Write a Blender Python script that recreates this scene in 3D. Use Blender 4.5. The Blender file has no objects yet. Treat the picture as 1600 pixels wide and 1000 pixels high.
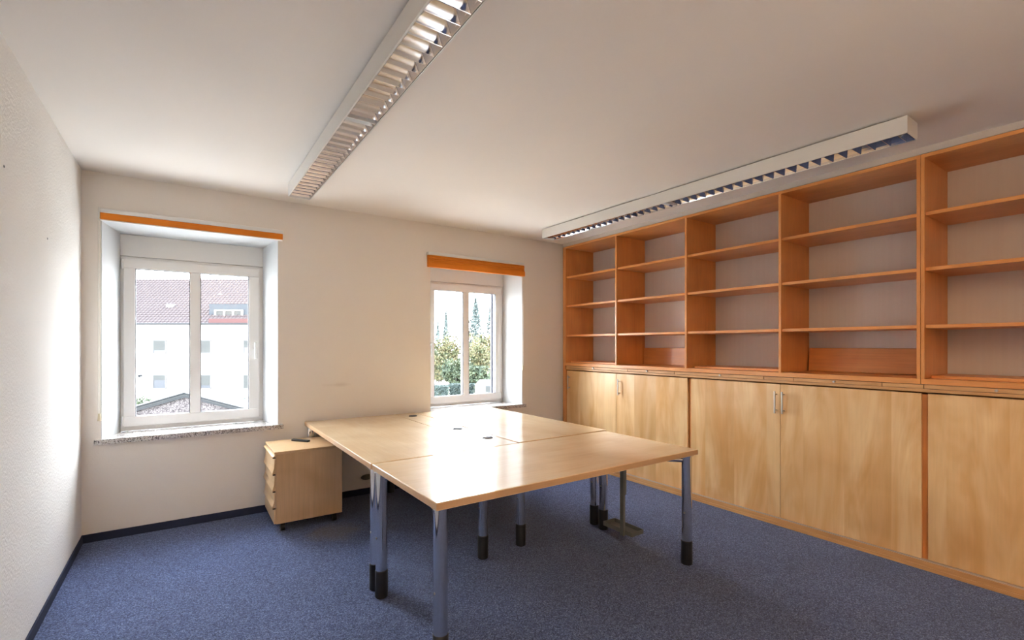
import bpy, bmesh, math, random
from mathutils import Vector, Matrix
random.seed(7)
S = bpy.context.scene
COL = S.collection
R = math.radians

# ------------------------------------------------------------------ camera
TH = math.atan(511.0 / 750.0)
cd = bpy.data.cameras.new('camera'); cam = bpy.data.objects.new('camera', cd); COL.objects.link(cam)
cd.sensor_width = 36.0; cd.lens = 750.0 / 1600.0 * 36.0; cd.shift_y = 0.025
cd.clip_start = 0.02; cd.clip_end = 600
cam.location = (0, 0, 1.39); cam.rotation_euler = (R(90), 0, -TH)
S.camera = cam

# ------------------------------------------------------------------ sky, exposure
SKY = 12.6
W = bpy.data.worlds.new('overcast_sky'); S.world = W; W.use_nodes = True
wn = W.node_tree; wn.nodes.clear()
wo = wn.nodes.new('ShaderNodeOutputWorld'); wb = wn.nodes.new('ShaderNodeBackground')
wt = wn.nodes.new('ShaderNodeTexCoord'); ws = wn.nodes.new('ShaderNodeSeparateXYZ')
wr = wn.nodes.new('ShaderNodeValToRGB')
wr.color_ramp.elements[0].position = 0.0; wr.color_ramp.elements[0].color = (0.93, 0.96, 1.0, 1)
wr.color_ramp.elements[1].position = 1.0; wr.color_ramp.elements[1].color = (1.03, 1.09, 1.18, 1)
wn.links.new(wt.outputs['Generated'], ws.inputs[0]); wn.links.new(ws.outputs['Z'], wr.inputs[0])
wn.links.new(wr.outputs[0], wb.inputs['Color']); wb.inputs['Strength'].default_value = SKY
wn.links.new(wb.outputs[0], wo.inputs[0])
S.view_settings.view_transform = 'Standard'; S.view_settings.look = 'None'
S.view_settings.gamma = 1.0; S.view_settings.use_curve_mapping = False
S.view_settings.exposure = 1.12

# ------------------------------------------------------------------ room numbers
XL, XR, YW, YB, ZC = -0.60, 4.24, 4.485, -2.40, 2.625
YO = YW + 0.46                                     # outer face of the window wall
CF = 3.785                                         # front of the fitted cupboards

# ------------------------------------------------------------------ helpers
class MB:
    def __init__(s): s.v = []; s.f = []
    def add(s, vs, fs):
        n = len(s.v); s.v += [Vector(p) for p in vs]; s.f += [tuple(i + n for i in q) for q in fs]; return s
    def box(s, x0, x1, y0, y1, z0, z1, M=None):
        vs = [(x, y, z) for x in (x0, x1) for y in (y0, y1) for z in (z0, z1)]
        if M: vs = [M @ Vector(p) for p in vs]
        return s.add(vs, [(0, 1, 3, 2), (4, 6, 7, 5), (0, 4, 5, 1), (2, 3, 7, 6), (0, 2, 6, 4), (1, 5, 7, 3)])
    def tube(s, p0, p1, r, n=20, r1=None, cap=True):
        p0, p1 = Vector(p0), Vector(p1); r1 = r if r1 is None else r1
        d = (p1 - p0).normalized(); a = d.orthogonal().normalized(); b = d.cross(a)
        vs = []
        for p, q in ((p0, r), (p1, r1)):
            vs += [p + (a * math.cos(2 * math.pi * i / n) + b * math.sin(2 * math.pi * i / n)) * q for i in range(n)]
        fs = [(i, (i + 1) % n, n + (i + 1) % n, n + i) for i in range(n)]
        if cap: fs += [tuple(range(n - 1, -1, -1)), tuple(range(n, 2 * n))]
        return s.add(vs, fs)
    def path(s, pts, r, n=12):
        pts = [Vector(p) for p in pts]; rings = []
        up = None
        for i, p in enumerate(pts):
            d = (pts[min(i + 1, len(pts) - 1)] - pts[max(i - 1, 0)]).normalized()
            a = d.orthogonal().normalized() if up is None else (up - d * up.dot(d)).normalized()
            up = a; b = d.cross(a)
            rings.append([p + (a * math.cos(2 * math.pi * k / n) + b * math.sin(2 * math.pi * k / n)) * r for k in range(n)])
        vs = [q for g in rings for q in g]; fs = []
        for i in range(len(rings) - 1):
            for k in range(n): fs.append((i * n + k, i * n + (k + 1) % n, (i + 1) * n + (k + 1) % n, (i + 1) * n + k))
        fs += [tuple(range(n - 1, -1, -1)), tuple((len(rings) - 1) * n + k for k in range(n))]
        return s.add(vs, fs)
    def prism(s, poly, fn, t0, t1):
        n = len(poly); vs = [fn(a, b, t0) for a, b in poly] + [fn(a, b, t1) for a, b in poly]
        fs = [(i, (i + 1) % n, n + (i + 1) % n, n + i) for i in range(n)] + [tuple(range(n - 1, -1, -1)), tuple(range(n, 2 * n))]
        return s.add(vs, fs)
    def build(s, name, mat, parent=None, local=False, smooth=False, bevel=0.0, seg=1, angle=40):
        off = Vector((0, 0, 0))
        if parent is not None and not local:
            q = parent
            while q: off += q.location; q = q.parent
        me = bpy.data.meshes.new(name); me.from_pydata([tuple(p - off) for p in s.v], [], s.f)
        bm = bmesh.new(); bm.from_mesh(me); bmesh.ops.recalc_face_normals(bm, faces=bm.faces)
        if bevel > 0: bmesh.ops.bevel(bm, geom=[e for e in bm.edges if e.calc_face_angle(0) > R(30)], offset=bevel, segments=seg, profile=.5, affect='EDGES', clamp_overlap=True)
        if smooth:
            for f in bm.faces: f.smooth = True
            for e in bm.edges:
                if e.calc_face_angle(0) > R(angle): e.smooth = False
        bm.to_mesh(me); bm.free()
        me.materials.append(mat)
        o = bpy.data.objects.new(name, me); COL.objects.link(o)
        if parent is not None: o.parent = parent
        return o

def tag(o, label=None, cat=None, group=None, kind=None):
    if label: o['label'] = label
    if cat: o['category'] = cat
    if group: o['group'] = group
    if kind: o['kind'] = kind
    return o
def thing(name, loc, label, cat, rz=0, group=None):
    o = bpy.data.objects.new(name, None); COL.objects.link(o); o.location = loc; o.rotation_euler = (0, 0, rz)
    o.empty_display_size = .1
    return tag(o, label, cat, group)
def struct(o): o['kind'] = 'structure'; return o
def sroot(name, loc):
    o = bpy.data.objects.new(name, None); COL.objects.link(o); o.location = loc; o['kind'] = 'structure'; return o
def copy_tree(o, parent=None):
    c = o.copy(); COL.objects.link(c); c.parent = parent
    for ch in [q for q in bpy.data.objects if q.parent == o]: copy_tree(ch, c)
    return c
def dup(o, dloc):
    c = o.copy(); COL.objects.link(c); c.parent = o.parent; c.location = Vector(o.location) + Vector(dloc); return c

# ------------------------------------------------------------------ materials
def lin(c): return tuple((x / 12.92 if x <= .04045 else ((x + .055) / 1.055) ** 2.4) for x in c)
def new_mat(name, col=(.8, .8, .8), rough=.6, metal=0.0, spec=.5):
    m = bpy.data.materials.new(name); m.use_nodes = True; b = m.node_tree.nodes['Principled BSDF']
    b.inputs['Base Color'].default_value = (*col, 1); b.inputs['Roughness'].default_value = rough
    b.inputs['Metallic'].default_value = metal; b.inputs['Specular IOR Level'].default_value = spec
    return m, m.node_tree, b
def nd(t, k, **kw):
    n = t.nodes.new(k)
    for a, v in kw.items(): setattr(n, a, v)
    return n
def ramp(t, src, stops):
    r = nd(t, 'ShaderNodeValToRGB'); e = r.color_ramp.elements
    while len(e) < len(stops): e.new(.5)
    for q, (p, c) in zip(e, stops): q.position = p; q.color = (*c, 1)
    t.links.new(src, r.inputs[0]); return r.outputs[0]
def coords(t, scale=(1, 1, 1), rnd=True):
    tc = nd(t, 'ShaderNodeTexCoord'); mp = nd(t, 'ShaderNodeMapping'); mp.inputs['Scale'].default_value = scale
    src = tc.outputs['Object']
    if rnd:
        oi = nd(t, 'ShaderNodeObjectInfo'); mu = nd(t, 'ShaderNodeMath', operation='MULTIPLY'); mu.inputs[1].default_value = 37.0
        t.links.new(oi.outputs['Random'], mu.inputs[0]); va = nd(t, 'ShaderNodeVectorMath', operation='ADD')
        t.links.new(src, va.inputs[0]); t.links.new(mu.outputs[0], va.inputs[1]); src = va.outputs[0]
    t.links.new(src, mp.inputs['Vector']); return mp.outputs[0]
def bump(t, b, h, strength, dist=.002):
    bp = nd(t, 'ShaderNodeBump'); bp.inputs['Strength'].default_value = strength; bp.inputs['Distance'].default_value = dist
    t.links.new(h, bp.inputs['Height']); t.links.new(bp.outputs[0], b.inputs['Normal'])
def noise(t, v, scale, detail=4, rough=.5, dist=0):
    n = nd(t, 'ShaderNodeTexNoise'); n.inputs['Scale'].default_value = scale; n.inputs['Detail'].default_value = detail
    n.inputs['Roughness'].default_value = rough; n.inputs['Distortion'].default_value = dist
    t.links.new(v, n.inputs['Vector']); return n.outputs['Fac']
def mix(t, f, a, b, blend='MIX'):
    m = nd(t, 'ShaderNodeMix', data_type='RGBA', blend_type=blend)
    for i, v in ((0, f), (6, a), (7, b)):
        if isinstance(v, (int, float)): m.inputs[i].default_value = v
        elif isinstance(v, tuple): m.inputs[i].default_value = (*v, 1)
        else: t.links.new(v, m.inputs[i])
    return m.outputs[2]

def wood(name, light, dark, axis, rough=.35, figure=1.0, streak=.5, leaf=None, coat=0.0):
    """veneer: axis = direction of the grain; leaf = (axis across, width) of the veneer leaves"""
    m, t, b = new_mat(name, light, rough)
    st = [1, 1, 1]; st['xyz'.index(axis)] = .22
    v = coords(t, tuple(st))
    tone = None
    if leaf:
        tc = nd(t, 'ShaderNodeTexCoord'); sx = nd(t, 'ShaderNodeSeparateXYZ'); t.links.new(tc.outputs['Object'], sx.inputs[0])
        dv = nd(t, 'ShaderNodeMath', operation='DIVIDE'); dv.inputs[1].default_value = leaf[1]; t.links.new(sx.outputs[leaf[0]], dv.inputs[0])
        fl = nd(t, 'ShaderNodeMath', operation='FLOOR'); t.links.new(dv.outputs[0], fl.inputs[0])
        wn_ = nd(t, 'ShaderNodeTexWhiteNoise', noise_dimensions='1D'); t.links.new(fl.outputs[0], wn_.inputs['W']); tone = wn_.outputs['Value']
        mu = nd(t, 'ShaderNodeMath', operation='MULTIPLY'); mu.inputs[1].default_value = 9.0; t.links.new(tone, mu.inputs[0])
        va = nd(t, 'ShaderNodeVectorMath', operation='ADD'); t.links.new(v, va.inputs[0]); t.links.new(mu.outputs[0], va.inputs[1]); v = va.outputs[0]
    big = noise(t, v, 4.2, 3, .55, 1.4)                    # broad flame figure
    st2 = [1, 1, 1]; st2['xyz'.index(axis)] = .035
    v2 = coords(t, tuple(st2)); fine = noise(t, v2, 95, 3, .6)
    v3 = coords(t, (1, 1, 1)); cloud = noise(t, v3, 3.0, 2, .5, .4)
    c1 = ramp(t, big, [(.34, dark), (.5, tuple((a + c) / 2 for a, c in zip(light, dark))), (.66, light)])
    mid = tuple(a * .55 + c * .45 for a, c in zip(light, dark))
    base = mix(t, figure, mid, c1)
    c2 = ramp(t, fine, [(.3, (1 - .18 * streak,) * 3), (.7, (1 + .08 * streak,) * 3)])
    c3 = ramp(t, cloud, [(.3, (.93, .87, .80)), (.7, (1.06, 1.06, 1.06))])
    out = mix(t, 1.0, mix(t, 1.0, base, c2, 'MULTIPLY'), c3, 'MULTIPLY')
    if tone is not None: out = mix(t, 1.0, out, ramp(t, tone, [(0, (.93, .91, .88)), (1, (1.05, 1.05, 1.05))]), 'MULTIPLY')
    t.links.new(out, b.inputs['Base Color'])
    bump(t, b, fine, .04, .0005)
    if coat:
        b.inputs['Coat Weight'].default_value = coat; b.inputs['Coat Roughness'].default_value = .09; b.inputs['Coat IOR'].default_value = 1.6
    return m

WL = (.95, .68, .37); WD = (.80, .46, .18)
OL = (.86, .40, .13); OD = (.76, .31, .09)
m_desk = wood('desk_veneer', (.92, .73, .47), (.84, .60, .34), 'x', .42, .7, .3, None, 1.0)
m_desk_y = wood('desk_veneer_lengthwise', (.92, .73, .47), (.84, .60, .34), 'y', .42, .7, .3, None, 1.0)
m_edge = wood('edge_banding', (.72, .49, .30), (.62, .40, .22), 'x', .35, .5, .4)
m_door = wood('door_veneer', WL, WD, 'z', .30, 1.0, .22, ('Y', .27))
m_carc = wood('carcass_veneer_upright', OL, OD, 'z', .33, .7, .5)
m_shelf = wood('carcass_veneer_lengthwise', OL, OD, 'y', .33, .7, .5)
m_rail = wood('rail_wood', (.76, .44, .19), (.64, .34, .13), 'y', .38, .7, .8)
m_ped = wood('pedestal_veneer', (.74, .52, .30), (.66, .44, .24), 'z', .32, .7, .4)
m_gripshadow = new_mat('grip_shadow_dark', (.03, .02, .015), .8)[0]  # painted shadow colour for the drawer grip hollows
m_chrome = new_mat('chrome', (.72, .74, .78), .07, 1.0)[0]
m_steel = new_mat('brushed_nickel', (.62, .60, .57), .28, 1.0)[0]
m_blackp = new_mat('black_plastic', (.012, .012, .014), .45)[0]
m_grey = new_mat('grey_painted_metal', (.15, .155, .14), .45)[0]
m_grom = new_mat('dark_grommet_plastic', (.045, .042, .040), .7, 0, .1)[0]
m_white = new_mat('white_enamel', (.76, .74, .70), .35)[0]
m_upvc = new_mat('white_window_plastic', (.80, .80, .79), .28)[0]
m_shadebox = new_mat('shutter_box_plastic', (.74, .74, .72), .45)[0]
m_alum = new_mat('louvre_mirror_aluminium', (.74, .75, .78), .10, 1.0)[0]
m_tube = new_mat('fluorescent_tube_glass', (.82, .82, .80), .2)[0]
m_orange = wood('orange_blind_fabric', lin((.93, .56, .14)), lin((.86, .47, .08)), 'x', .75, .5, .5)
m_cord = new_mat('blind_cord', (.72, .70, .64), .7)[0]
m_tassel = new_mat('cord_tassel', (.68, .60, .42), .5)[0]
m_seal = new_mat('rubber_seal', (.10, .10, .12), .6)[0]
m_guide = new_mat('blue_grey_shutter_guide', (.012, .015, .034), .5)[0]
m_trackm = new_mat('door_track', (.60, .50, .42), .35, .3)[0]

def paint(name, col, bscale, bstr, bdist=.003, tone=.03):
    m, t, b = new_mat(name, col, .85, 0, .25)
    v = coords(t, (1, 1, 1), False); n1 = noise(t, v, bscale, 4, .6); n2 = noise(t, v, 1.1, 3, .5)
    c = mix(t, 1.0, col, ramp(t, n2, [(.3, (1 - tone,) * 3), (.7, (1 + tone * .5,) * 3)]), 'MULTIPLY')
    t.links.new(c, b.inputs['Base Color']); bump(t, b, n1, bstr, bdist); return m
WALLC = (.87, .825, .77)
m_wall = paint('wall_paint', WALLC, 160, .25)
m_rough = paint('roughcast_wallpaper', (.84, .82, .785), 75, .9, .004, .03)
m_ceil = paint('ceiling_paint', (.88, .83, .775), 120, .1)
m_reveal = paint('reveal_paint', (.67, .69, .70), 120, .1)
# the back of the shelving is the papered wall
def paper_mat():
    m, t, b = new_mat('papered_wall_behind_shelves', (.66, .60, .57), .8, 0, .25)
    v = coords(t, (1, 1, .02), False); n = noise(t, v, 38, 2, .5)
    t.links.new(ramp(t, n, [(.35, (.84, .785, .745)), (.65, (.86, .81, .77))]), b.inputs['Base Color']); return m
m_paper = paper_mat()
# window wall: faint brownish scuffs where a chair back rubbed
def front_wall_mat():
    m, t, b = new_mat('window_wall_paint', WALLC, .85, 0, .25)
    v = coords(t, (1, 1, 1), False); n1 = noise(t, v, 160, 4, .6)
    ge = nd(t, 'ShaderNodeNewGeometry'); mp = nd(t, 'ShaderNodeMapping'); mp.vector_type = 'POINT'
    mp.inputs['Location'].default_value = (-1.15 / .26, 0, -1.035 / .045); mp.inputs['Scale'].default_value = (1 / .26, 0, 1 / .045)
    t.links.new(ge.outputs['Position'], mp.inputs[0]); ln = nd(t, 'ShaderNodeVectorMath', operation='LENGTH'); t.links.new(mp.outputs[0], ln.inputs[0])
    n3 = noise(t, v, 9, 3, .6); su = nd(t, 'ShaderNodeMath', operation='ADD'); t.links.new(ln.outputs['Value'], su.inputs[0]); t.links.new(n3, su.inputs[1])
    f = ramp(t, su.outputs[0], [(.5, (.30,) * 3), (1.0, (0, 0, 0))])
    su.use_clamp = False
    t.links.new(mix(t, f, WALLC, (.50, .42, .36)), b.inputs['Base Color']); bump(t, b, n1, .25, .003); return m
m_front = front_wall_mat()
m_filler = paint('filler_strip_paint', (.66, .59, .53), 120, .1)

def carpet():
    m, t, b = new_mat('navy_needle_carpet', (.05, .07, .14), .95, 0, .15)
    v = coords(t, (1, 1, 1), False)
    vo = nd(t, 'ShaderNodeTexVoronoi'); vo.inputs['Scale'].default_value = 210; t.links.new(v, vo.inputs['Vector'])
    sp = nd(t, 'ShaderNodeSeparateColor'); t.links.new(vo.outputs['Color'], sp.inputs[0])
    n1 = noise(t, v, 130, 4, .7); n2 = noise(t, v, 2.2, 4, .6)
    c = ramp(t, sp.outputs[0], [(.0, (.030, .044, .105)), (.35, (.056, .082, .190)), (.7, (.095, .136, .290)), (1., (.19, .25, .44))])
    c = mix(t, 1., c, ramp(t, n1, [(.3, (.62, .62, .62)), (.7, (1.3, 1.3, 1.3))]), 'MULTIPLY')
    c = mix(t, 1., c, ramp(t, n2, [(.3, (.88, .88, .88)), (.7, (1.1, 1.1, 1.1))]), 'MULTIPLY')
    # old pale brown stain beside the drawer pedestal
    ge = nd(t, 'ShaderNodeNewGeometry'); mp = nd(t, 'ShaderNodeMapping')
    mp.inputs['Location'].default_value = (-.93 / .24, -3.72 / .22, 0); mp.inputs['Scale'].default_value = (1 / .24, 1 / .22, 0)
    t.links.new(ge.outputs['Position'], mp.inputs[0]); ln = nd(t, 'ShaderNodeVectorMath', operation='LENGTH'); t.links.new(mp.outputs[0], ln.inputs[0])
    n3 = noise(t, v, 7, 4, .6); su = nd(t, 'ShaderNodeMath', operation='ADD'); t.links.new(ln.outputs['Value'], su.inputs[0]); t.links.new(n3, su.inputs[1])
    su2 = nd(t, 'ShaderNodeMath', operation='MULTIPLY'); su2.inputs[1].default_value = .5; t.links.new(su.outputs[0], su2.inputs[0])
    f = ramp(t, su2.outputs[0], [(.45, (.5,) * 3), (.72, (0, 0, 0))])
    c = mix(t, f, c, (.17, .145, .13))
    t.links.new(c, b.inputs['Base Color']); bump(t, b, n1, .6, .003)
    b.inputs['Sheen Weight'].default_value = .15; b.inputs['Sheen Roughness'].default_value = .5
    return m
m_carpet = carpet()
m_base = new_mat('baseboard_carpet_strip', (.028, .036, .072), .9, 0, .2)[0]

def granite():
    m, t, b = new_mat('speckled_granite', (.5, .5, .5), .12)
    v = coords(t, (1, 1, 1), False); vo = nd(t, 'ShaderNodeTexVoronoi'); vo.inputs['Scale'].default_value = 170; t.links.new(v, vo.inputs['Vector'])
    sp = nd(t, 'ShaderNodeSeparateColor'); t.links.new(vo.outputs['Color'], sp.inputs[0])
    t.links.new(ramp(t, sp.outputs[0], [(.0, (.07, .065, .07)), (.22, (.30, .27, .26)), (.45, (.55, .51, .48)), (.8, (.72, .70, .68))]), b.inputs['Base Color'])
    return m
m_granite = granite()

def glass_mat():
    m = bpy.data.materials.new('window_glass'); m.use_nodes = True; t = m.node_tree; t.nodes.clear()
    o = nd(t, 'ShaderNodeOutputMaterial'); mx = nd(t, 'ShaderNodeMixShader'); tr = nd(t, 'ShaderNodeBsdfTransparent'); gl = nd(t, 'ShaderNodeBsdfGlossy')
    tr.inputs[0].default_value = (.95, .965, .965, 1); gl.inputs['Roughness'].default_value = .01
    fr = nd(t, 'ShaderNodeFresnel'); fr.inputs[0].default_value = 1.35
    t.links.new(fr.outputs[0], mx.inputs[0]); t.links.new(tr.outputs[0], mx.inputs[1]); t.links.new(gl.outputs[0], mx.inputs[2]); t.links.new(mx.outputs[0], o.inputs[0])
    return m
m_glass = glass_mat()

# ================================================================== SETTING
struct(MB().box(XL - .3, XR + .3, YB - .3, YO, -.12, 0).build('floor', m_carpet))
struct(MB().box(XL - .3, XR + .3, YB - .3, YO, ZC, ZC + .15).build('ceiling', m_ceil))
struct(MB().box(XL - .3, XL, YB - .3, YO, 0, ZC).build('wall_left', m_rough))
struct(MB().box(XR, XR + .3, YB - .3, YO, 0, ZC).build('wall_right', m_paper))

W1 = (-.495, .655); W2 = (2.055, 3.198)             # openings on the room face
F1 = (-.414, .572); F2 = (2.131, 3.117)             # window frames
ZS, ZH, ZHB = .722, 2.285, 2.255                    # sill top, head front, head back
YF = YW + .275                                      # room face of the frames
def window_wall():
    b = MB()
    xs = [XL, W1[0], W1[1], W2[0], W2[1], XR]
    b.box(xs[0], xs[1], YW, YO, 0, ZC); b.box(xs[2], xs[3], YW, YO, 0, ZC); b.box(xs[4], xs[5], YW, YO, 0, ZC)
    for w in (W1, W2):
        b.box(w[0], w[1], YW, YO, 0, ZS - .036); b.box(w[0], w[1], YW, YO, ZH, ZC)
    return b
struct(window_wall().build('wall_front', m_front))
# splayed plaster reveals
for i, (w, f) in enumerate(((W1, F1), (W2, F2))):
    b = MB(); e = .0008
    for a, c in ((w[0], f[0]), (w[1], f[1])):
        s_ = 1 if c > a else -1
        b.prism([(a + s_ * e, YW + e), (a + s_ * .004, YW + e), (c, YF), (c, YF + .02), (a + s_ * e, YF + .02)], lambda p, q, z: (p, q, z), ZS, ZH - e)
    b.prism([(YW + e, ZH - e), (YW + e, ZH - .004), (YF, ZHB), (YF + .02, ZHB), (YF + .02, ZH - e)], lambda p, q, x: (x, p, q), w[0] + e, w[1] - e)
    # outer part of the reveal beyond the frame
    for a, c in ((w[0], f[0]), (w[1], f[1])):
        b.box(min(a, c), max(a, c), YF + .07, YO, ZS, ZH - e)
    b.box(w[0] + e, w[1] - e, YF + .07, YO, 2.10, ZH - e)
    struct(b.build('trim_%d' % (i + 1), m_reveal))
# baseboards
b = MB().box(XL + .0005, XR - .001, YW - .009, YW - .0005, 0, .058)
struct(b.build('baseboard_front', m_base, bevel=.001))
struct(MB().box(XL + .0005, XL + .009, YB, YW - .009, 0, .058).build('baseboard_left', m_base, bevel=.001))

# ------------------------------------------------------------------ windows
def window(n, f, handle_left):
    x0, x1 = f; z0, z1 = ZS + .004, 2.085
    r = sroot('window_%d' % n, ((x0 + x1) / 2, YF, z0))
    yo = YF + .07
    b = MB(); fw_ = .045                                             # fixed frame
    b.box(x0, x1, YF + .012, yo, z0, z0 + .045); b.box(x0, x1, YF + .012, yo, z1 - .02, z1)
    b.box(x0, x0 + fw_, YF + .012, yo, z0 + .045, z1 - .02); b.box(x1 - fw_, x1, YF + .012, yo, z0 + .045, z1 - .02)
    b.build('window_frame', m_upvc, r, bevel=.002)
    sx0, sx1, sz0, sz1 = x0 + .021, x1 - .030, z0 + .034, z1 - .021
    gx0, gx1, gz0, gz1 = sx0 + .072, sx1 - .080, sz0 + .076, sz1 - .073
    b = MB(); ya, yb = YF - .008, YF + .055                          # opening sash
    b.box(sx0, sx1, ya, yb, sz0, gz0); b.box(sx0, sx1, ya, yb, gz1, sz1)
    b.box(sx0, gx0, ya, yb, gz0, gz1); b.box(gx1, sx1, ya, yb, gz0, gz1)
    b.build('sash', m_upvc, r, bevel=.003, seg=2)
    cx = (gx0 + gx1) / 2 + .0; mw = .036
    MB().box(cx - mw, cx + mw, ya + .003, yb, gz0, gz1).build('muntin', m_upvc, r, bevel=.003)
    b = MB()
    for a, c in ((gx0, cx - mw), (cx + mw, gx1)):                    # rubber seals round the panes; bluish dark tone also paints the muntin's side shading
        b.box(a, a + .005, ya + .006, ya + .03, gz0, gz1); b.box(c - .005, c, ya + .006, ya + .03, gz0, gz1)
        b.box(a, c, ya + .006, ya + .03, gz0, gz0 + .004); b.box(a, c, ya + .006, ya + .03, gz1 - .004, gz1)
    b.build('seal', m_seal, r)
    for a, c in ((gx0, cx - mw), (cx + mw, gx1)):
        MB().add([(a, ya + .03, gz0), (c, ya + .03, gz0), (c, ya + .03, gz1), (a, ya + .03, gz1)], [(0, 1, 2, 3)]).build('pane', m_glass, r)
    MB().box(x0, x1, YF + .004, yo, z1 + .001, ZHB - .001).build('shutter_box', m_shadebox, r, bevel=.002)
    hx = sx0 + .028 if handle_left else sx1 - .030
    b = MB(); b.box(hx - .013, hx + .013, ya - .010, ya, 1.35, 1.42)
    b.tube((hx, ya - .008, 1.40), (hx, ya - .045, 1.40), .008, 12)
    b.box(hx - .010, hx + .010, ya - .055, ya - .038, 1.275, 1.415)
    b.build('window_handle', m_upvc, r, bevel=.003, seg=2)
    kx = sx1 + .006 if handle_left else sx0 - .006
    for z in (sz0 + .01, sz1 - .08):
        MB().tube((kx, ya - .003, z), (kx, ya - .003, z + .075), .008, 12).build('hinge', m_upvc, r, smooth=True)
    # roller shutter guide rails outside
    for a, c in ((x0 + .03, x0 + .06), (x1 - (.118 if n == 2 else .068), x1 - .03)):
        MB().box(a, c, yo + .002, yo + .03, z0, z1).build('shutter_guide', m_guide if n == 2 else m_shadebox, r)
    return r
window(1, F1, False); window(2, F2, True)
MARK_SILL = 0
for n, w in ((1, (-.531, .690)), (2, (2.005, 3.232))):
    f = W1 if n == 1 else W2
    b = MB().box(f[0] + .001, f[1] - .001, YW - .001, YO + .05, ZS - .035, ZS)
    b.box(w[0], w[1], YW - .034, YW - .001, ZS - .035, ZS)
    o = b.build('window_sill', m_granite)
    tag(o, ['speckled grey granite sill under the wide left window with the rolled-up blind', 'speckled granite sill behind the desks below the window with the folded blind'][n - 1], 'window sill')

# ------------------------------------------------------------------ rear of the room (behind the camera)
struct(MB().box(XL, XR, YB - .3, YB, 0, ZC).build('wall_back', m_wall))
dr = sroot('door_1', (.7, YB, 0))
b = MB(); b.box(.22, .30, YB + .0005, YB + .03, 0, 2.08); b.box(1.10, 1.18, YB + .0005, YB + .03, 0, 2.08); b.box(.30, 1.10, YB + .0005, YB + .03, 2.0, 2.08)
b.build('door_frame', m_upvc, dr)
MB().box(.302, 1.098, YB + .0005, YB + .022, .006, 1.998).build('door_leaf', m_upvc, dr, bevel=.002)
b = MB(); b.tube((1.04, YB + .02, 1.05), (1.04, YB + .07, 1.05), .009, 12); b.tube((1.045, YB + .066, 1.05), (.92, YB + .066, 1.05), .009, 12)
b.build('door_handle', m_steel, dr, smooth=True)

# ================================================================== FITTED CUPBOARD WALL
yl = YW - .012                                       # left (window) end
YE = -.665                                           # far end behind the camera
inner = 4.405
bays = [4.405, 3.5955, 2.7335, 1.8935]
xb = XR - .004
cab = thing('lower_cupboard', ((CF + XR) / 2, 2.0, 0), 'long low maple cupboard with sliding doors along the right wall', 'cupboard')
T = .02
b = MB().box(CF + .002, xb, YE + .02, yl, .0, .045)
b.build('plinth', m_rail, cab, bevel=.001)
b = MB().box(CF - .004, CF + .060, YE, inner + .004, .0, .022); b.box(CF + .008, CF + .060, YE, inner + .004, .022, .031); b.box(CF - .002, CF + .060, YE, inner + .004, .030, .054)
b.build('base_rail', m_rail, cab, bevel=.0008)
MB().box(CF + .006, CF + .050, YE, inner, .054, .060).build('door_track', m_trackm, cab)
MB().box(CF, xb, inner + .001, inner + .030, .0, 1.102).build('side_panel', m_carc, cab, bevel=.001)
MB().box(CF + .012, CF + .035, inner + .031, yl, .0, 2.578).build('filler_strip', m_carc, cab, bevel=.001)
MB().box(CF, xb, YE, YE + T, .054, 1.102).build('side_panel', m_carc, cab, bevel=.001)
for yc in (2.7035, 1.022):
    MB().box(CF + .034, xb, yc - .020, yc + .020, .056, 1.085).build('partition', m_carc, cab, bevel=.001)
MB().box(xb - .012, xb, YE + T, inner, .056, 1.09).build('back_panel', m_carc, cab)
MB().box(CF + .060, xb - .012, YE + T, inner, .056, .064).build('bottom_board', m_shelf, cab)
# sliding doors: (y_high, y_low, x_front, handle_y)
doors = [(4.398, 3.597, .010, 4.345), (3.594, 2.722, .010, 3.547), (2.688, 1.896, .010, 1.922),
         (1.893, 1.036, .010, 1.866), (1.008, .176, .022, None), (.173, YE + T + .002, .022, .145)]
for yh, ylw, dx, hy in doors:
    d = MB().box(CF + dx, CF + dx + .019, ylw, yh, .062, 1.092).build('door', m_door, cab, bevel=.0015)
    if hy:
        h = MB(); zz0, zz1 = .868, 1.036; x = CF + dx
        h.tube((x - .032, hy, zz0), (x - .032, hy, zz1), .0062, 14)
        for z in (zz0 + .022, zz1 - .022): h.tube((x - .032, hy, z), (x, hy, z), .0045, 10)
        h.build('handle', m_steel, d, smooth=True)
MB().box(CF + .002, CF + .06, YE, inner, 1.102, 1.121).build('top_rail', m_rail, cab, bevel=.001)
MB().box(CF + .008, CF + .030, YE, yl, 2.5825, ZC - .0005).build('ceiling_filler', m_filler, cab, bevel=.0008)
# pull-out boards between the cupboard and the shelving
ks = [3.931, 3.174, 2.390, 1.518, .698, -.14]
tr = [(4.400, 3.44), (3.435, 2.86), (2.855, 2.02), (1.79, 1.24), (1.02, .36), (.2, -.45)]
lab = ['nearest the window wall', 'under the second shelf bay', 'under the third shelf bay', 'under the widest fully visible bay', 'under the bay cut by the right picture edge', 'behind the camera']
for k, (y, (a, c)) in enumerate(zip(ks, tr)):
    p = MB().box(CF + .001, xb - .03, c, a, 1.123, 1.147).build('pull_out_board', m_rail, cab, bevel=.001)
    MB().tube((CF - .014, y, 1.136), (CF + .001, y, 1.136), .0075, 14).build('knob', m_steel, p, smooth=True, bevel=.0015)
for a, c in ((2.016, 1.794), (1.236, 1.024), (.356, .204)): MB().box(CF + .001, CF + .05, c, a, 1.123, 1.147).build('spacer_strip', m_rail, cab, bevel=.0008)

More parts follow.
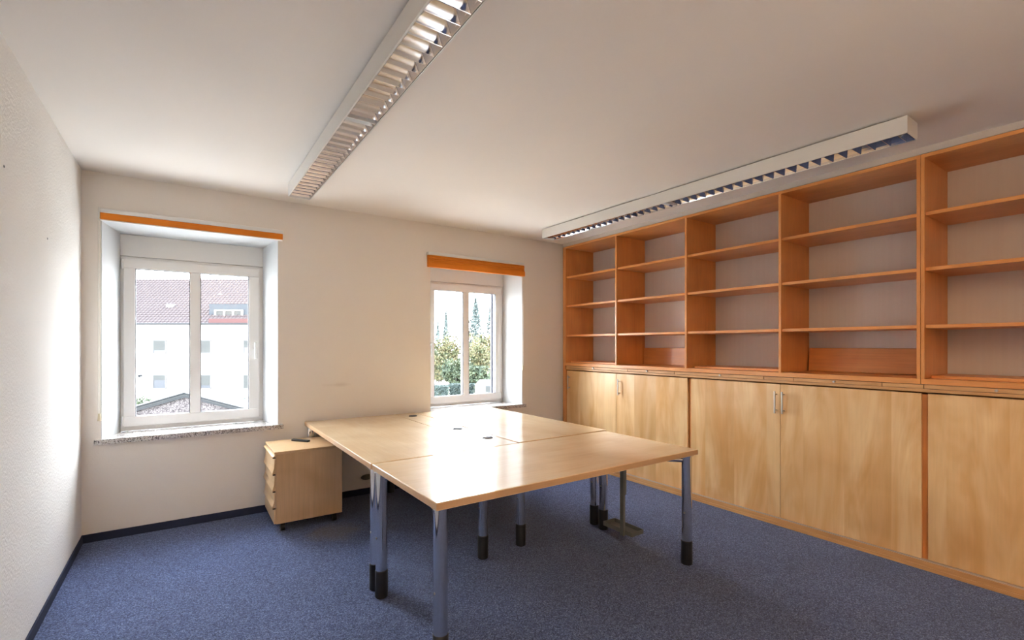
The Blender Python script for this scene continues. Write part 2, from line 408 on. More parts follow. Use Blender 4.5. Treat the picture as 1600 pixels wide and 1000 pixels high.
# upper shelving, two units
def shelving(y_hi, y_lo, divs, label, root_y, shelf_label=None):
    u = thing('shelf_unit', ((CF + XR) / 2, root_y, 1.15), label, 'shelving')
    zb, zt = 1.150, 2.578
    MB().box(CF + .001, xb, y_lo, y_hi, zb, zb + .034).build('bottom_board', m_shelf, u, bevel=.0012)
    MB().box(CF, xb, y_lo, y_hi, zt - .022, zt).build('top_board', m_shelf, u, bevel=.0012)
    edges = [y_hi] + divs + [y_lo]
    hw = .0095
    ups = [y_hi - hw] + divs + [y_lo + hw]
    for y in ups: MB().box(CF - .001, xb, y - hw, y + hw, zb + .0342, zt - .0222).build('upright', m_carc, u, bevel=.0012)
    for i in range(len(ups) - 1):
        a, c = ups[i] - hw, ups[i + 1] + hw
        for z in (1.508, 1.864, 2.208):
            MB().box(CF + .012, xb - .002, c + .0015, a - .0015, z - .011, z + .011).build('shelf', m_shelf, u, bevel=.0012)
    return u
shelving(4.405 + .019, 1.0385, [3.5955, 2.7335, 1.8935], 'tall open orange maple shelving of four bays, next to the window wall', 2.7)
shelving(1.0365, YE, [.19], 'open maple shelving unit cut off by the right edge of the picture', .2)

# loose boards left in the bays
def board(x0, x1, y0, y1, z0, z1, label, lean=0):
    b = MB().box(x0, x1, y0, y1, z0, z1)
    if lean:
        M = Matrix.Translation((x1, 0, z0)) @ Matrix.Rotation(R(lean), 4, 'Y') @ Matrix.Translation((-x1, 0, -z0))
        b.v = [M @ p for p in b.v]
    o = b.build('shelf_board', m_shelf, bevel=.0012); tag(o, label, 'board'); return o
zb = 1.1843
board(XR - .040, XR - .018, 2.75, 3.58, zb, zb + .18, 'loose shelf board leaning at the back of the second bay from the window wall', 3)
board(XR - .050, XR - .028, 1.07, 1.87, zb, zb + .185, 'loose shelf board leaning upright in the lowest opening of the fourth shelf bay', 6)
board(XR - .40, XR - .02, 3.62, 4.38, zb, zb + .018, 'loose board lying flat in the narrow-looking shelf bay beside the window wall')
board(XR - .36, XR - .02, 1.915, 2.71, zb, zb + .018, 'loose board lying flat at the bottom of the third shelf bay')
board(XR - .36, XR - .02, .215, 1.01, zb, zb + .018, 'loose board lying flat in the shelf bay cut by the right picture edge')

# ================================================================== DESKS
ZT, TT = .730, .035
def desk(name, w, d, grain, legs, label, loc, rz=0, brace_sides=None):
    """local frame: x right, y away from the camera, origin at the front left corner on the floor"""
    t = thing(name, loc, label, 'desk', rz, 'maple desks on chrome tube legs pushed together')
    MB().box(0, w, 0, d, ZT - TT, ZT).build('desktop', grain, t, local=True, bevel=.0025, seg=2)
    MB().box(-.0012, w + .0012, -.0012, d + .0012, ZT - TT + .004, ZT - .004).build('edge_band', m_edge, t, local=True)
    for (x, y) in legs:
        l = MB(); l.tube((x, y, .14), (x, y, ZT - TT - .004), .0315, 32); l.tube((x, y, ZT - TT - .004), (x, y, ZT - TT), .042, 24)
        lo = l.build('leg', m_chrome, t, local=True, smooth=True)
        f = MB(); f.tube((x, y, .004), (x, y, .145), .0345, 28); f.tube((x, y, 0), (x, y, .004), .031, 28)
        f.tube((x, y, .145), (x, y, .150), .0345, 28, .0325)
        fo = f.build('leg_sleeve', m_blackp, lo, local=True, smooth=True); fo['label'] = 'black plastic adjustable leg sleeve'
        g = MB().tube((x - .0325, y - .004, .33), (x - .0295, y - .004, .33), .006, 10).build('screw', m_steel, lo, local=True, smooth=True)
    # under-frame: a central beam and diagonal tube arms to the legs
    xs = [p[0] for p in legs]; ys = [p[1] for p in legs]
    lng = (max(xs) - min(xs)) > (max(ys) - min(ys))
    zc = ZT - TT - .035
    cx, cy = (min(xs) + max(xs)) / 2, (min(ys) + max(ys)) / 2
    if lng: a, c = (min(xs) + .33, cy), (max(xs) - .33, cy)
    else: a, c = (cx, min(ys) + .33), (cx, max(ys) - .33)
    bb = MB()
    if lng: bb.box(a[0] - .03, c[0] + .03, cy - .025, cy + .025, zc - .018, ZT - TT)
    else: bb.box(cx - .025, cx + .025, a[1] - .03, c[1] + .03, zc - .018, ZT - TT)
    bb.build('frame_beam', m_grey, t, local=True, bevel=.002)
    for (x, y) in legs:
        e = min((a, c), key=lambda p: (p[0] - x) ** 2 + (p[1] - y) ** 2)
        MB().tube((x, y, zc), (e[0], e[1], zc), .0155, 16).build('frame_arm', m_chrome, t, local=True, smooth=True)
    return t
front = desk('desk', 1.825, .808, m_desk, [(.040, .045), (1.775, .045), (.036, .766), (1.760, .762)],
             'front desk of the group, long side facing the camera, glossy maple top', (.872, 1.840, 0), R(.6))
left = desk('desk', .798, 1.792, m_desk_y, [(.042, .045), (.755, .045), (.042, 1.755), (.755, 1.755)],
            'rear left desk reaching over the drawer pedestal to the window wall', (.860, 2.664, 0))
right = desk('desk', .838, 1.745, m_desk_y, [(.045, .050), (.750, .045), (.045, 1.70), (.775, 1.70)],
             'rear right desk nearest the cupboards, standing below the smaller-looking window', (1.892, 2.683, 0), R(.6))
# cable strip between the rear desks with three grommets
cs = thing('cable_channel_strip', (1.77, 3.56, .695), 'narrow maple strip with three round cable outlets between the two rear desks', 'cable strip')
for y0, y1 in ((2.672, 3.885), (3.888, 4.455)):
    MB().box(1.665, 1.869, y0, y1, ZT - TT + .010, ZT - .0008).build('strip_panel', m_desk_y, cs, bevel=.0015)
b = MB().box(1.664, 1.868, 2.69, 4.44, ZT - TT - .05, ZT - TT + .010); b.build('cable_tray', m_grey, cs)
for x, y in ((1.767, 4.243), (1.787, 3.390), (1.792, 2.939)):
    g = MB(); n = 32
    for k in range(n):
        a0, a1 = 2 * math.pi * k / n, 2 * math.pi * (k + 1) / n
        p = lambda r, a, z: (x + r * math.cos(a), y + r * math.sin(a), z)
        z0, z1 = ZT - .001, ZT + .0035
        g.add([p(.028, a0, z1), p(.028, a1, z1), p(.036, a1, z1), p(.036, a0, z1), p(.040, a0, z0), p(.040, a1, z0)], [(0, 1, 2, 3), (3, 2, 5, 4)])
    gr = g.build('cable_grommet', m_grom, cs, smooth=True)
    MB().tube((x, y, ZT - .0005), (x, y, ZT + .002), .0285, 32).build('grommet_lid', m_grom, gr)

# computer holder hanging under the front desk
cpu = thing('computer_holder', (2.67, 2.38, 0.695), 'grey metal computer holder hanging below the desks, empty tray near the floor', 'computer holder')
hx, hy = 2.4935, 2.315
b = MB(); b.box(2.497, 2.515, 2.300, 2.335, .075, .688); b.build('hanger_post', m_grey, cpu, bevel=.002)
b = MB(); b.box(2.505, 2.523, 2.296, 2.339, .36, .688); b.build('outer_post', m_grey, cpu, bevel=.002)
MB().box(2.44, 2.60, 2.27, 2.37, .688, .695).build('mounting_plate', m_grey, cpu)
b = MB(); x0, x1, y0, y1, z0, z1 = 2.517, 2.637, 2.245, 2.515, .082, .112; q = .003
b.box(x0, x1, y0, y1, z0, z0 + q); b.box(x0, x0 + q, y0, y1, z0, z1); b.box(x1 - q, x1, y0, y1, z0, z1)
b.box(x0, x1, y0, y0 + q, z0, z1); b.box(x0, x1, y1 - q, y1, z0, z1)
b.build('tray', m_grey, cpu, bevel=.0008)

# ================================================================== DRAWER PEDESTAL
ped = thing('drawer_pedestal', (.785, 4.15, 0), 'pale wooden drawer pedestal on castors tucked under the rear left desk', 'drawer unit')
x0, x1, y0, y1, zb_, zt_ = .556, 1.03, 3.905, 4.388, .070, .603
b = MB(); b.box(x0, x1, y0, y0 + .016, zb_, zt_ - .018); b.box(x0, x1, y1 - .016, y1, zb_, zt_ - .018)
b.box(x1 - .016, x1, y0 + .016, y1 - .016, zb_, zt_ - .018); b.box(x0, x1 - .016, y0 + .016, y1 - .016, zb_, zb_ + .016)
b.build('body', m_ped, ped, bevel=.001)
MB().box(x0 - .012, x1, y0, y1, zt_ - .0178, zt_).build('top_board', m_ped, ped, bevel=.0015)
zs = [.583, .560, .435, .310, .185, .072]
for i in range(5):
    zh, zl = zs[i] - .0015, zs[i + 1] + .0015
    # profile: flat front with a slanted grip lip along its bottom edge
    if i == 4: prof = [(x0 - .001, zl), (x0 - .001, zh), (x0 - .014, zh), (x0 - .014, zl)]
    else: prof = [(x0 - .001, zl + .004), (x0 - .001, zh), (x0 - .010, zh), (x0 - .014, zl + min(.05, (zh - zl) * .6)), (x0 - .025, zl + .008), (x0 - .025, zl + .002), (x0 - .016, zl + .004)]
    d = MB().prism(prof, lambda p, q, t_: (p, t_, q), y0 + .002, y1 - .002).build('drawer', m_ped, ped, bevel=.0008)
    if i < 4: MB().box(x0 - .023, x0 - .004, y0 - .0015, y0 + .010, zl - .004, zl + .005).build('grip_shadow', m_gripshadow, d, bevel=.001)  # dark block painting the shadow in the finger hollow under each lip
for x in (x0 + .05, x1 - .05):
    for y in (y0 + .05, y1 - .05):
        c = MB(); c.tube((x - .014, y, .029), (x + .014, y, .029), .029, 20); c.tube((x, y, .03), (x, y, .070), .012, 12)
        c.build('castor', m_blackp, ped, smooth=True)
b = MB(); M = Matrix.Translation((.785, 4.235, .6035)) @ Matrix.Rotation(R(-54), 4, 'Z'); b.box(-.085, .085, -.014, .014, 0, .016, M)
tag(b.build('black_bar', m_blackp, bevel=.003, seg=2), 'small flat black bar lying on the drawer pedestal by the desk leg', 'bar')

# added warm fill light: unseen uplighter behind the camera
fl = thing('added_fill_lamp', (.8, -1.60, 0), 'unseen brushed steel uplighter added behind the camera as warm fill light, switched on', 'lamp')
b = MB(); b.tube((.8, -1.60, 0), (.8, -1.60, .025), .14, 32, .13); b.build('base', m_steel, fl, smooth=True)
MB().tube((.8, -1.60, .025), (.8, -1.60, 1.72), .012, 16).build('pole', m_steel, fl, smooth=True)
b = MB(); n = 32
for k in range(n):
    a0, a1 = 2 * math.pi * k / n, 2 * math.pi * (k + 1) / n
    for (r0, z0), (r1, z1) in (((.012, 1.72), (.09, 1.74)), ((.09, 1.74), (.16, 1.82))):
        b.add([(.8 + r_ * math.cos(a_), -1.60 + r_ * math.sin(a_), z_) for r_, a_, z_ in ((r0, a0, z0), (r0, a1, z0), (r1, a1, z1), (r1, a0, z1))], [(0, 1, 2, 3)])
b.build('lamp_shade', m_white, fl, smooth=True)
ld = bpy.data.lights.new('added_fill_bulb', 'POINT'); ld.energy = 98; ld.color = (1.0, .74, .50); ld.shadow_soft_size = .035
lo_ = bpy.data.objects.new('added_fill_bulb', ld); COL.objects.link(lo_); lo_.parent = fl; lo_.location = (0, 0, 1.765)

# two plugged nail holes in the left wall
for (y, z, lb) in ((2.736, 2.108, 'small dark nail hole high on the left wall, close to the picture edge'), (3.472, 1.954, 'small dark nail hole on the left wall nearer the corner')):
    tag(MB().tube((XL + .0002, y, z), (XL + .0022, y, z), .006, 12, .004).build('nail_hole', m_seal), lb, 'nail hole')
# wall outlet behind the pedestal
b = MB(); n = 24
b.prism([(1.41 + .058 * math.cos(2 * math.pi * k / n), .160 + .026 * math.sin(2 * math.pi * k / n)) for k in range(n)], lambda p, q, t_: (p, t_, q), YW - .012, YW - .0005)
tag(b.build('cable_outlet_cover', m_grey, bevel=.002, smooth=True), 'small oval grey cover low on the wall under the desks', 'wall outlet')

# ================================================================== BLINDS
def blind(loc, w, label, folded):
    t = thing('window_blind', loc, label, 'blind')
    h = w / 2; y = 0                                     # local: y=0 is the wall face, -y into the room
    MB().box(-h, h, -.052, -.0, -.030, 0).build('headrail', m_upvc, t, local=True, bevel=.002)
    if not folded:
        MB().box(-h, -h + .008, -.062, 0, -.080, .004).build('end_bracket', m_white, t, local=True, bevel=.001)
        b = MB(); b.prism([(-.047, -.030), (-.047, -.074), (-.043, -.078), (-.012, -.078), (-.012, -.030)], lambda p, q, s_: (s_, p, q), -h + .010, h - .002)
        b.build('fabric', m_orange, t, local=True, bevel=.001)
        MB().box(-h + .010, h - .002, -.044, -.014, -.084, -.078).build('bottom_rail', m_white, t, local=True)
    else:
        b = MB()
        n = 4
        for k in range(n):                                # pleats stacked behind each other
            z1 = -.030 - k * .017; b.prism([(-.014, z1), (-.050 - (k % 2) * .004, z1 - .002), (-.054, z1 - .015), (-.014, z1 - .017)], lambda p, q, s_: (s_, p, q), -h + .003, h - .003)
        b.build('fabric', m_orange, t, local=True)
        b = MB(); b.prism([(-.016, -.100), (-.058, -.098), (-.062, -.106), (-.064, -.150), (-.060, -.156), (-.020, -.152)], lambda p, q, s_: (s_, p, q), -h + .001, h - .001)
        b.build('bottom_pleat', m_orange, t, local=True, bevel=.001)
    return t
b1 = blind((.090, YW, 2.362), 1.19, 'orange roller blind fully rolled up above the left window', False)
b2 = blind((2.602, YW, 2.331), 1.184, 'orange pleated blind gathered above the window nearer the cupboards', True)
def cord(parent, x, y, ztop, zlow):
    c = MB(); c.path([(x, y, ztop), (x, y, zlow + .03)], .0022, 8); c.path([(x + .012, y, ztop), (x + .012, y, zlow + .03)], .0022, 8)
    o = c.build('pull_cord', m_cord, parent)
    k = MB(); k.tube((x + .006, y, zlow + .032), (x + .006, y, zlow - .02), .007, 12, .011); k.build('tassel', m_tassel, o, smooth=True)
cord(b1, -.508, YW - .020, 2.33, .875)
cord(b2, 3.196 - .01, YW - .020, 2.30, 1.13)

# ================================================================== CEILING LIGHTS
def luminaire():
    """local: y from 0 (window end) to -3.09, z=0 at the ceiling, x across"""
    t = bpy.data.objects.new('louvre_ceiling_light', None); COL.objects.link(t)
    Lh = 3.085; h = .081; zb = -.1015; zt = -.010
    MB().box(-.060, .060, -Lh + .05, -.05, zt - .001, -.0003).build('mounting_rail', m_grey, t, local=True)
    b = MB()
    b.box(-h, h, -Lh + .003, -.003, zt - .002, zt)                       # top sheet
    b.box(-h, -h + .0015, -Lh + .003, -.003, zb, zt - .002); b.box(h - .0015, h, -Lh + .003, -.003, zb, zt - .002)
    b.build('housing', m_white, t, local=True)
    for s_ in (-1, 1):
        MB().box(min(s_ * h, s_ * (h - .007)), max(s_ * h, s_ * (h - .007)), -Lh + .003, -.003, zb - .0018, zb).build('rim', m_white, t, local=True)
    for ya, yb_ in ((-Lh, -Lh + .003), (-.003, 0)):
        b = MB().prism([(-h - .001, zt), (h + .001, zt), (h + .001, zb + .012), (h - .010, zb - .003), (-h + .004, zb - .003), (-h - .001, zb + .004)], lambda p, q, y: (p, y, q), ya, yb_)
        b.build('end_cap', m_white, t, local=True)
    def half(k): return (h - .009) - .058 * (k / .070) ** 1.25              # side reflector curve
    mod = (Lh - .030) / 2
    for j in range(2):
        ys = -.010 - j * (mod + .010); ye = ys - mod
        for s_ in (-1, 1):
            pts = [(s_ * half(k), zb + .001 + k) for k in (0, .012, .025, .038, .05, .06, .070)]
            b = MB()
            for i in range(len(pts) - 1):
                (xa, za), (xc, zc_) = pts[i], pts[i + 1]
                b.add([(xa, ys, za), (xa, ye, za), (xc, ye, zc_), (xc, ys, zc_)], [(0, 1, 2, 3)])
            b.build('side_reflector', m_alum, t, local=True, smooth=True, angle=60)
        MB().box(-half(.07), half(.07), ye, ys, zb + .0712, zb + .0722).build('gear_tray', m_white, t, local=True)
        MB().tube((0, ys - .02, zb + .056), (0, ye + .02, zb + .056), .008, 16).build('tube_lamp', m_tube, t, local=True, smooth=True)
        n = 21; first = None; pitch = mod / n
        b = MB(); lv = [0, .008, .016, .024, .032, .040]
        for i, k in enumerate(lv):
            th_ = .0010 + .016 * (k / .04) ** 1.5
            w_ = half(k) - .0012
            b.v += [Vector((-w_, -th_, zb + .0015 + k)), Vector((w_, -th_, zb + .0015 + k)), Vector((w_, th_, zb + .0015 + k)), Vector((-w_, th_, zb + .0015 + k))]
        for i in range(len(lv) - 1):
            for q in range(4): b.f.append((i * 4 + q, i * 4 + (q + 1) % 4, (i + 1) * 4 + (q + 1) % 4, (i + 1) * 4 + q))
        b.f += [(3, 2, 1, 0), tuple(range(len(lv) * 4 - 4, len(lv) * 4))]
        first = b.build('louvre_blade', m_alum, t, local=True, smooth=True, angle=50)
        first.location = (0, ys - pitch * .5, 0)
        for q in range(1, n): dup(first, (0, -pitch * q, 0))
        if j == 0: MB().box(-half(0), half(0), ye - .009, ye - .001, zb, zb + .05).build('module_joint', m_white, t, local=True)
    return t
lamp1 = luminaire()
tag(lamp1, 'long white louvred ceiling light running overhead between window and camera', 'ceiling light', 'two-module mirror louvre ceiling lights')
lamp1.location = (.728, 3.968, ZC); lamp1.rotation_euler = (0, 0, R(.25))
lamp2 = copy_tree(lamp1); lamp2['label'] = 'long white louvred ceiling light beside the cupboard wall, whole length visible'
lamp2.location = (3.198, 4.010, ZC); lamp2.rotation_euler = (0, 0, R(1.0))

# ================================================================== OUTSIDE
GZ = -3.4
FWD = Vector((math.sin(TH), math.cos(TH), 0)); RGT = Vector((math.cos(TH), -math.sin(TH), 0))
def ext_mat(name, a, b_, scale, rough=.8, st=(1, 1, 1)):
    m, t, b = new_mat(name, a, rough, 0, .2); v = coords(t, st, False); t.links.new(ramp(t, noise(t, v, scale, 3, .6), [(.35, a), (.65, b_)]), b.inputs['Base Color']); return m
m_lawn = ext_mat('light_paving', (.36, .36, .35), (.44, .44, .42), 3)
m_plaster = ext_mat('facade_render', (.264, .264, .257), (.290, .290, .284), .6)
m_tile = ext_mat('roof_tile', (0.021, 0.016, 0.017), (0.031, 0.025, 0.027), 5, .8, (3, 3, .5))
m_redtile = ext_mat('red_roof_tile', (0.035, 0.015, 0.015), (0.041, 0.018, 0.018), 6)
m_slate = ext_mat('dormer_slate', (0.017, 0.021, 0.027), (0.021, 0.027, 0.032), 3)
m_shut = ext_mat('roller_shutter', (0.025, 0.027, 0.027), (0.029, 0.031, 0.030), 2)
m_farpane = new_mat('far_window_glass', (0.012, 0.015, 0.021), .15)[0]
m_farframe = new_mat('far_window_frame', (0.037, 0.037, 0.037), .5)[0]
m_pebble, _t, _b = new_mat('pebbledash', (.04, .04, .04), .9, 0, .1)
_v = nd(_t, 'ShaderNodeTexVoronoi'); _v.inputs['Scale'].default_value = 28; _t.links.new(coords(_t, (1, 1, 1), False), _v.inputs['Vector'])
_s = nd(_t, 'ShaderNodeSeparateColor'); _t.links.new(_v.outputs['Color'], _s.inputs[0])
_t.links.new(ramp(_t, _s.outputs[0], [(0, (.012, .011, .012)), (.4, (.035, .031, .032)), (1, (.085, .078, .078))]), _b.inputs['Base Color'])
m_zinc = ext_mat('zinc_verge', (0.010, 0.012, 0.013), (0.014, 0.015, 0.017), 1)
def far(u, v, D): return Vector((0, 0, 1.39)) + FWD * D + RGT * ((u - 800) / 750 * D) + Vector((0, 0, (540 - v) / 750 * D))

struct(MB().box(-90, 120, YO + .3, 170, GZ - .3, GZ).build('ground', m_lawn))

# apartment house, its frame: origin on the ground below pixel column 300, x to the right, y away
D0 = 38.0; o0 = far(300, 540, D0); o0.z = GZ
house = thing('apartment_house', o0, 'white apartment house with brown tiled roof seen through the left window', 'building', -TH)
k_ = D0 / 750
def hx_(u): return (u - 300) * k_
def hz_(v): return 1.39 - GZ + (540 - v) * k_
xa, xc = hx_(60), hx_(470); ze = hz_(504)
MB().box(xa, xc, 0, 10.5, 0, ze).build('wall', m_plaster, house, local=True)
# roof in tile courses (hipped at its left end), stepped like overlapping tiles
depth, rise = 5.3, 4.3; courses = 22; rf = MB(); sl = math.atan2(rise, depth); hip = -.35
for i in range(courses):
    f0, f1 = i / courses, (i + 1) / courses
    l0, l1 = xa - .35 + (hip + .35) * f0, xa - .35 + (hip + .35) * f1; y0_, y1_ = -.45 + (depth + .45) * f0, -.45 + (depth + .45) * f1
    z0_, z1_ = ze - .12 + rise * f0, ze - .12 + rise * f1; e = .055
    rf.add([(l0, y0_, z0_ + e), (xc + .4, y0_, z0_ + e), (xc + .4, y1_, z1_), (l1, y1_, z1_), (l0, y0_, z0_ - .02), (xc + .4, y0_, z0_ - .02)], [(0, 1, 2, 3), (4, 5, 1, 0)])
rf.add([(xa - .35, -.45, ze - .12), (xa - .35, 10.9, ze - .12), (xa + hip, depth, ze + rise - .12)], [(0, 1, 2)])
rf.add([(xa - .35, 10.9, ze - .12), (xc + .4, 10.9, ze - .12), (xc + .4, depth, ze + rise - .12), (xa + hip, depth, ze + rise - .12)], [(0, 1, 2, 3)])
rf.add([(xc + .4, -.45, ze - .12), (xc + .4, 10.9, ze - .12), (xc + .4, depth, ze + rise - .12)], [(0, 1, 2)])
roof = rf.build('roof', m_tile, house, local=True)
jt = MB()
for k in range(68):                                    # upright tile joints as raised ribs
    x = xa + .2 + k * .30; y_end = 1.0
    ya_, yb_ = -.43, -.45 + (depth + .45) * y_end; za_, zb2 = ze - .12 + .06, ze - .12 + rise * y_end + .05
    jt.add([(x - .035, ya_, za_), (x + .035, ya_, za_), (x + .035, yb_, zb2), (x - .035, yb_, zb2), (x, ya_, za_ + .05), (x, yb_, zb2 + .05)], [(0, 4, 5, 3), (4, 1, 2, 5), (0, 1, 4)])
jo = jt.build('tile_rib', m_tile, roof, local=True); jo['kind'] = 'stuff'
MB().tube((xa - .4, -.52, ze - .12), (xc + .4, -.52, ze - .12), .075, 10).build('gutter', m_zinc, house, local=True)
MB().tube((hx_(297), -.12, ze - .2), (hx_(297), -.12, 0), .05, 10).build('downpipe', m_plaster, house, local=True)
for u in (239, 309.5, 380):
    for vi, (v0, v1) in enumerate(((531, 552.5), (585, 607.5), (639, 661))):
        xw0, xw1, zt2, zb2 = hx_(u), hx_(u + 21), hz_(v0), hz_(v1)
        w = MB(); q = .07
        w.box(xw0, xw1, -.06, .02, zb2, zb2 + q); w.box(xw0, xw1, -.06, .02, zt2 - q, zt2); w.box(xw0, xw0 + q, -.06, .02, zb2, zt2); w.box(xw1 - q, xw1, -.06, .02, zb2, zt2)
        wo_ = w.build('window', m_farframe, house, local=True)
        MB().box(xw0 + q, xw1 - q, -.03, .0, zb2 + q, zt2 - q).build('pane', m_farpane, wo_, local=True)
        fr = {(239, 0): .76, (239, 1): .38, (309.5, 0): .92, (309.5, 1): .74, (380, 0): .55, (380, 1): .95}.get((u, vi), .5)
        MB().box(xw0 + .02, xw1 - .02, -.055, -.031, zt2 - (zt2 - zb2) * fr, zt2 - .02).build('roller_shutter', m_shut, wo_, local=True)
# dormer
hxd = lambda u, y: ((u - 800) * (D0 + y) + 500 * D0) / 750
hzd = lambda v, y: 1.39 - GZ + (540 - v) * (D0 + y) / 750
yf = .55; dx0, dx1, dz0, dz1 = hxd(327, yf), hxd(396, yf), hzd(498, yf), hzd(475, yf)
dm = MB().box(dx0, dx1, yf, 4.2, dz0 - .3, dz1).build('dormer', m_slate, house, local=True)
w = MB(); a, c, zlo, zhi = hxd(335.5, yf), hxd(380.5, yf), hzd(496.5, yf), hzd(484, yf)
w.box(a, c, yf - .08, yf, zlo, zlo + .09); w.box(a, c, yf - .08, yf, zhi - .09, zhi)
for i in range(4): xx = a + (c - a - .16) * i / 3; w.box(xx, xx + .16, yf - .08, yf, zlo + .09, zhi - .09)
w.build('window_frame', new_mat('dormer_frame', (.1, .1, .1), .5)[0], dm, local=True)
for i in range(3): xx = a + .16 + (c - a - .16) * i / 3; MB().box(xx, xx + (c - a - .16) / 3 - .16, yf - .04, yf - .005, zlo + .09, zhi - .09).build('pane', m_shut, dm, local=True)
MB().box(hxd(326, -.56), hxd(396, -.56), -.56, -.40, hzd(504.5, -.56), hzd(498, -.56)).build('red_tile_band', m_redtile, house, local=True)
MB().box(hxd(258.5, 1.4), hxd(270, 1.4), 1.4, 2.4, hzd(483, 1.4), hzd(475, 1.4)).build('skylight', new_mat('skylight_white', (.1, .1, .105), .4)[0], house, local=True, bevel=.05)
MB().box(hxd(339, 3), hxd(347, 3), 3.0, 3.7, hzd(470, 3), hzd(459, 3)).build('vent_stack', m_farframe, house, local=True, bevel=.05)
b = MB(); b.box(hx_(217), hx_(219), -.12, 0, hz_(589), hz_(585.5)); b.box(hx_(220), hx_(222), -.12, 0, hz_(588.5), hz_(585))
b.build('wall_lamp', m_zinc, house, local=True)

# shed gable just outside the left window
D1 = 20.0; o1 = far(292, 540, D1); o1.z = GZ
shed = thing('garden_shed', o1, 'low pebbledashed shed gable with grey metal verge below the left window', 'shed', -TH)
ks_ = D1 / 750; px = lambda u: (u - 292) * ks_; pz = lambda v: 1.39 - GZ + (540 - v) * ks_
pk = pz(613); sL, sR = .285, .255; wl, wr_ = 3.6, 4.0; ev_l, ev_r = pk - wl * sL, pk - wr_ * sR
MB().prism([(-wl, 0), (wr_, 0), (wr_, ev_r - .2), (0, pk - .18), (-wl, ev_l - .2)], lambda p, q, y: (p, y, q), 0, .8).build('gable_wall', m_pebble, shed, local=True)
for s_, wd, ev in ((-1, wl + .25, pk - (wl + .25) * sL), (1, wr_ + .25, pk - (wr_ + .25) * sR)):
    MB().prism([(0, pk), (s_ * wd, ev), (s_ * wd, ev - .19), (0, pk - .20)], lambda p, q, y: (p, y, q), -.12, .0).build('verge_board', m_zinc, shed, local=True)
    MB().prism([(0, pk + .055), (s_ * wd, ev + .055), (s_ * wd, ev), (0, pk)], lambda p, q, y: (p, y, q), -.18, .85).build('roof_sheet', new_mat('zinc_sheet', (.045, .05, .055), .5)[0], shed, local=True)
    MB().prism([(0, pk - .085), (s_ * wd, ev - .085), (s_ * wd, ev - .105), (0, pk - .105)], lambda p, q, y: (p, y, q), -.135, -.12).build('verge_strip', m_shut, shed, local=True)

# foliage
def leaf_mat(name, cols):
    m, t, b = new_mat(name, cols[0], .7, 0, .2); v = coords(t, (1, 1, 1), True); vo = nd(t, 'ShaderNodeTexVoronoi'); vo.inputs['Scale'].default_value = 1.6
    n = noise(t, v, 1.3, 4, .7); n_ = len(cols)
    t.links.new(ramp(t, n, [(.32 + .36 * i / max(1, n_ - 1), c) for i, c in enumerate(cols)]), b.inputs['Base Color'])
    return m
m_autumn = leaf_mat('autumn_leaves', [(0.026, 0.038, 0.022), (0.048, 0.055, 0.026), (0.076, 0.069, 0.033), (0.090, 0.064, 0.038)])
m_green = leaf_mat('green_leaves', [(0.019, 0.030, 0.021), (0.030, 0.042, 0.024), (0.048, 0.057, 0.027)])
m_hedge = leaf_mat('hedge_leaves', [(0.026, 0.038, 0.036), (0.040, 0.055, 0.051)])
m_conif = leaf_mat('conifer_needles', [(0.048, 0.064, 0.062), (0.071, 0.088, 0.086)])
m_bark = new_mat('bark', (.06, .05, .045), .9)[0]
def leaves(n, fn, size):
    b = MB()
    for _ in range(n):
        p = Vector(fn()); a = Vector((random.gauss(0, 1), random.gauss(0, 1), random.gauss(0, 1))).normalized(); c = a.orthogonal().normalized()
        s_ = size * random.uniform(.6, 1.3); q = a.cross(c)
        b.v += [p - c * s_, p + q * s_ * .55, p + c * s_, p - q * s_ * .55]; k = len(b.v) - 4; b.f.append((k, k + 1, k + 2, k + 3))
    return b
def fast(b, name, mat, parent):
    me = bpy.data.meshes.new(name); me.from_pydata([tuple(p) for p in b.v], [], b.f); me.materials.append(mat)
    o = bpy.data.objects.new(name, me); COL.objects.link(o); o.parent = parent; o['kind'] = 'stuff'; return o
def tree(u, D, h, w, mat, label, n=2600, size=.16, name='shrub', cat='shrub', base=.08, group=None):
    o = far(u, 540, D); o.z = GZ
    t = thing(name, o, label, cat, group=group)
    blobs = [(random.uniform(-.33, .33) * w, random.uniform(-.24, .24) * w, h * random.uniform(base + .2, .82), w * random.uniform(.18, .30)) for _ in range(11)]
    def f():
        x, y, z, r = random.choice(blobs); d = Vector((random.gauss(0, 1), random.gauss(0, 1), random.gauss(0, 1))).normalized() * r * random.uniform(.6, 1.05)
        return (x + d.x, y + d.y, min(h, max(h * base, z + d.z * 1.2)))
    fast(leaves(n, f, size), 'foliage', mat, t)
    b = MB()
    for x, y, z, r in blobs[:6]: b.path([(0, 0, 0), (x * .3, y * .3, z * .5), (x, y, z)], .05, 6)
    b.build('stem', m_bark, t, local=True); return t
def spruce(u, D, h, w, label, mat=None, n=1500, size=.2):
    o = far(u, 540, D); o.z = GZ; t = thing('conifer', o, label, 'tree')
    def f():
        z = h * (.12 + .88 * random.random() ** 1.2); r = w * (1 - z / h) * random.random() ** .4 * random.choice((.6, .8, 1.0)); a = random.uniform(0, 6.283)
        return (r * math.cos(a), r * math.sin(a), z - r * .15)
    fast(leaves(n, f, size), 'needles', mat or m_conif, t)
    MB().tube((0, 0, 0), (0, 0, h * .98), .12, 8, .02).build('trunk', m_bark, t, local=True); return t
def hz2(v, D): return 1.39 - GZ + (540 - v) / 750 * D
tree(704, 52, hz2(514, 52), 5.2, m_autumn, 'large shrub with yellow and green autumn leaves in the left pane of the right window', 4200)
tree(686, 60, hz2(538, 60), 4.0, m_green, 'rounded green shrub at the far left of the right window view', 2400, .2)
tree(716, 46.5, hz2(556, 46.5), 3.0, m_green, 'dense green shrub beside the central muntin of the right window', 2600)
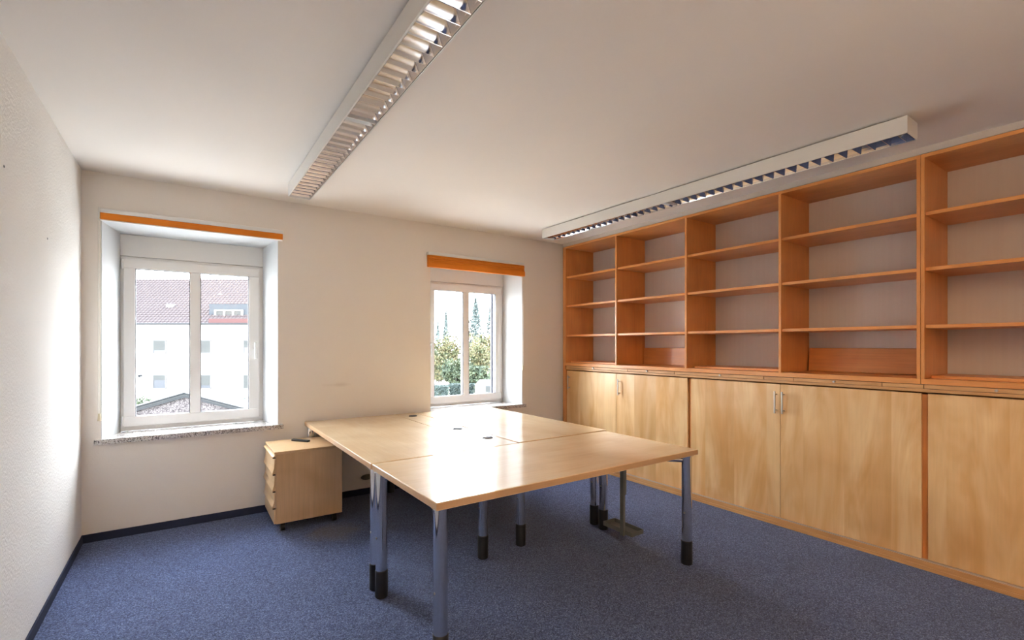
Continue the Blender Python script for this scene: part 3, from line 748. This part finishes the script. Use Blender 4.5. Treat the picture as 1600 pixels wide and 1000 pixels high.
tree(744, 58.5, hz2(536, 58.5), 4.8, m_autumn, 'orange and yellow shrub in the right pane of the right window', 3600)
tree(769, 66, hz2(524, 66), 4.6, m_autumn, 'tall pale yellow shrub at the right edge of the window view', 3400, .2)
tree(757, 42.5, hz2(573, 42.5), 3.8, m_green, 'low dark green shrub above the white garage', 3600)
tree(674, 66, hz2(551, 66), 2.6, leaf_mat('yellow_leaves', [(.10, .075, .025), (.13, .095, .03)]), 'small bright yellow bush partly hidden by the window frame', 1100, .2)
spruce(697, 76, hz2(487, 76), 1.5, 'slender pale conifer standing above the yellow shrub', n=1600)
spruce(684, 82, hz2(502, 82), 1.5, 'short bare-topped conifer left of the slender conifer', n=900)
spruce(743, 70, hz2(466, 70), 3.4, 'tall bluish conifer in the right pane of the right window', n=3200)
spruce(766, 78, hz2(480, 78), 2.6, 'narrow greenish conifer next to the right window jamb', n=2200)
def hedge(u0, u1, D, v, thick, label):
    o = far((u0 + u1) / 2, 540, D); o.z = GZ; t = thing('hedge', o, label, 'hedge', -TH); wd = (u1 - u0) / 750 * D / 2; h = hz2(v, D)
    def f():
        k = random.random()
        if k < .6: return (random.uniform(-wd, wd), -thick / 2 + random.uniform(0, .12), random.uniform(0, h))
        return (random.uniform(-wd, wd), random.uniform(-thick / 2, thick / 2), h - random.uniform(0, .12))
    fast(leaves(3600, f, .09), 'foliage', m_hedge, t)
    MB().box(-wd + .05, wd - .05, -thick / 2 + .1, thick / 2, 0, h - .1).build('core', m_green, t, local=True, bevel=.05)
hedge(655, 701, 36, 603, 1.1, 'clipped bluish hedge along the bottom left of the right window view')
hedge(703, 741, 38.5, 600, 1.1, 'taller clipped hedge section right of the first hedge')
# white garage with dark roof edge
D2 = 33.0; o2 = far(757, 540, D2); o2.z = GZ
g = thing('garage', o2, 'small white garage behind the hedge at the lower right of the window view', 'garage', -TH); kg = D2 / 750
MB().box(-15 * kg, 26 * kg, 0, 5, 0, hz2(601, D2)).build('wall', ext_mat('garage_render', (.09, .095, .1), (.1, .105, .11), 1), g, local=True)
MB().box(2 * kg, 9 * kg, -.06, 0, hz2(612, D2), hz2(603, D2)).build('window', m_shut, g, local=True)
MB().prism([(-12 * kg, hz2(616, D2)), (18 * kg, hz2(607, D2)), (18 * kg, hz2(609.5, D2)), (-12 * kg, hz2(619, D2))], lambda p, q, y: (p, y, q), -1.2, -.8).build('roof_edge', m_zinc, g, local=True)
tree(211, 27, hz2(619, 27), 1.6, m_green, 'dark green bush behind the left slope of the shed', 900, .08)
tree(388, 27, hz2(622, 27), 2.2, m_hedge, 'grey-green bush behind the right slope of the shed', 1100, .08)
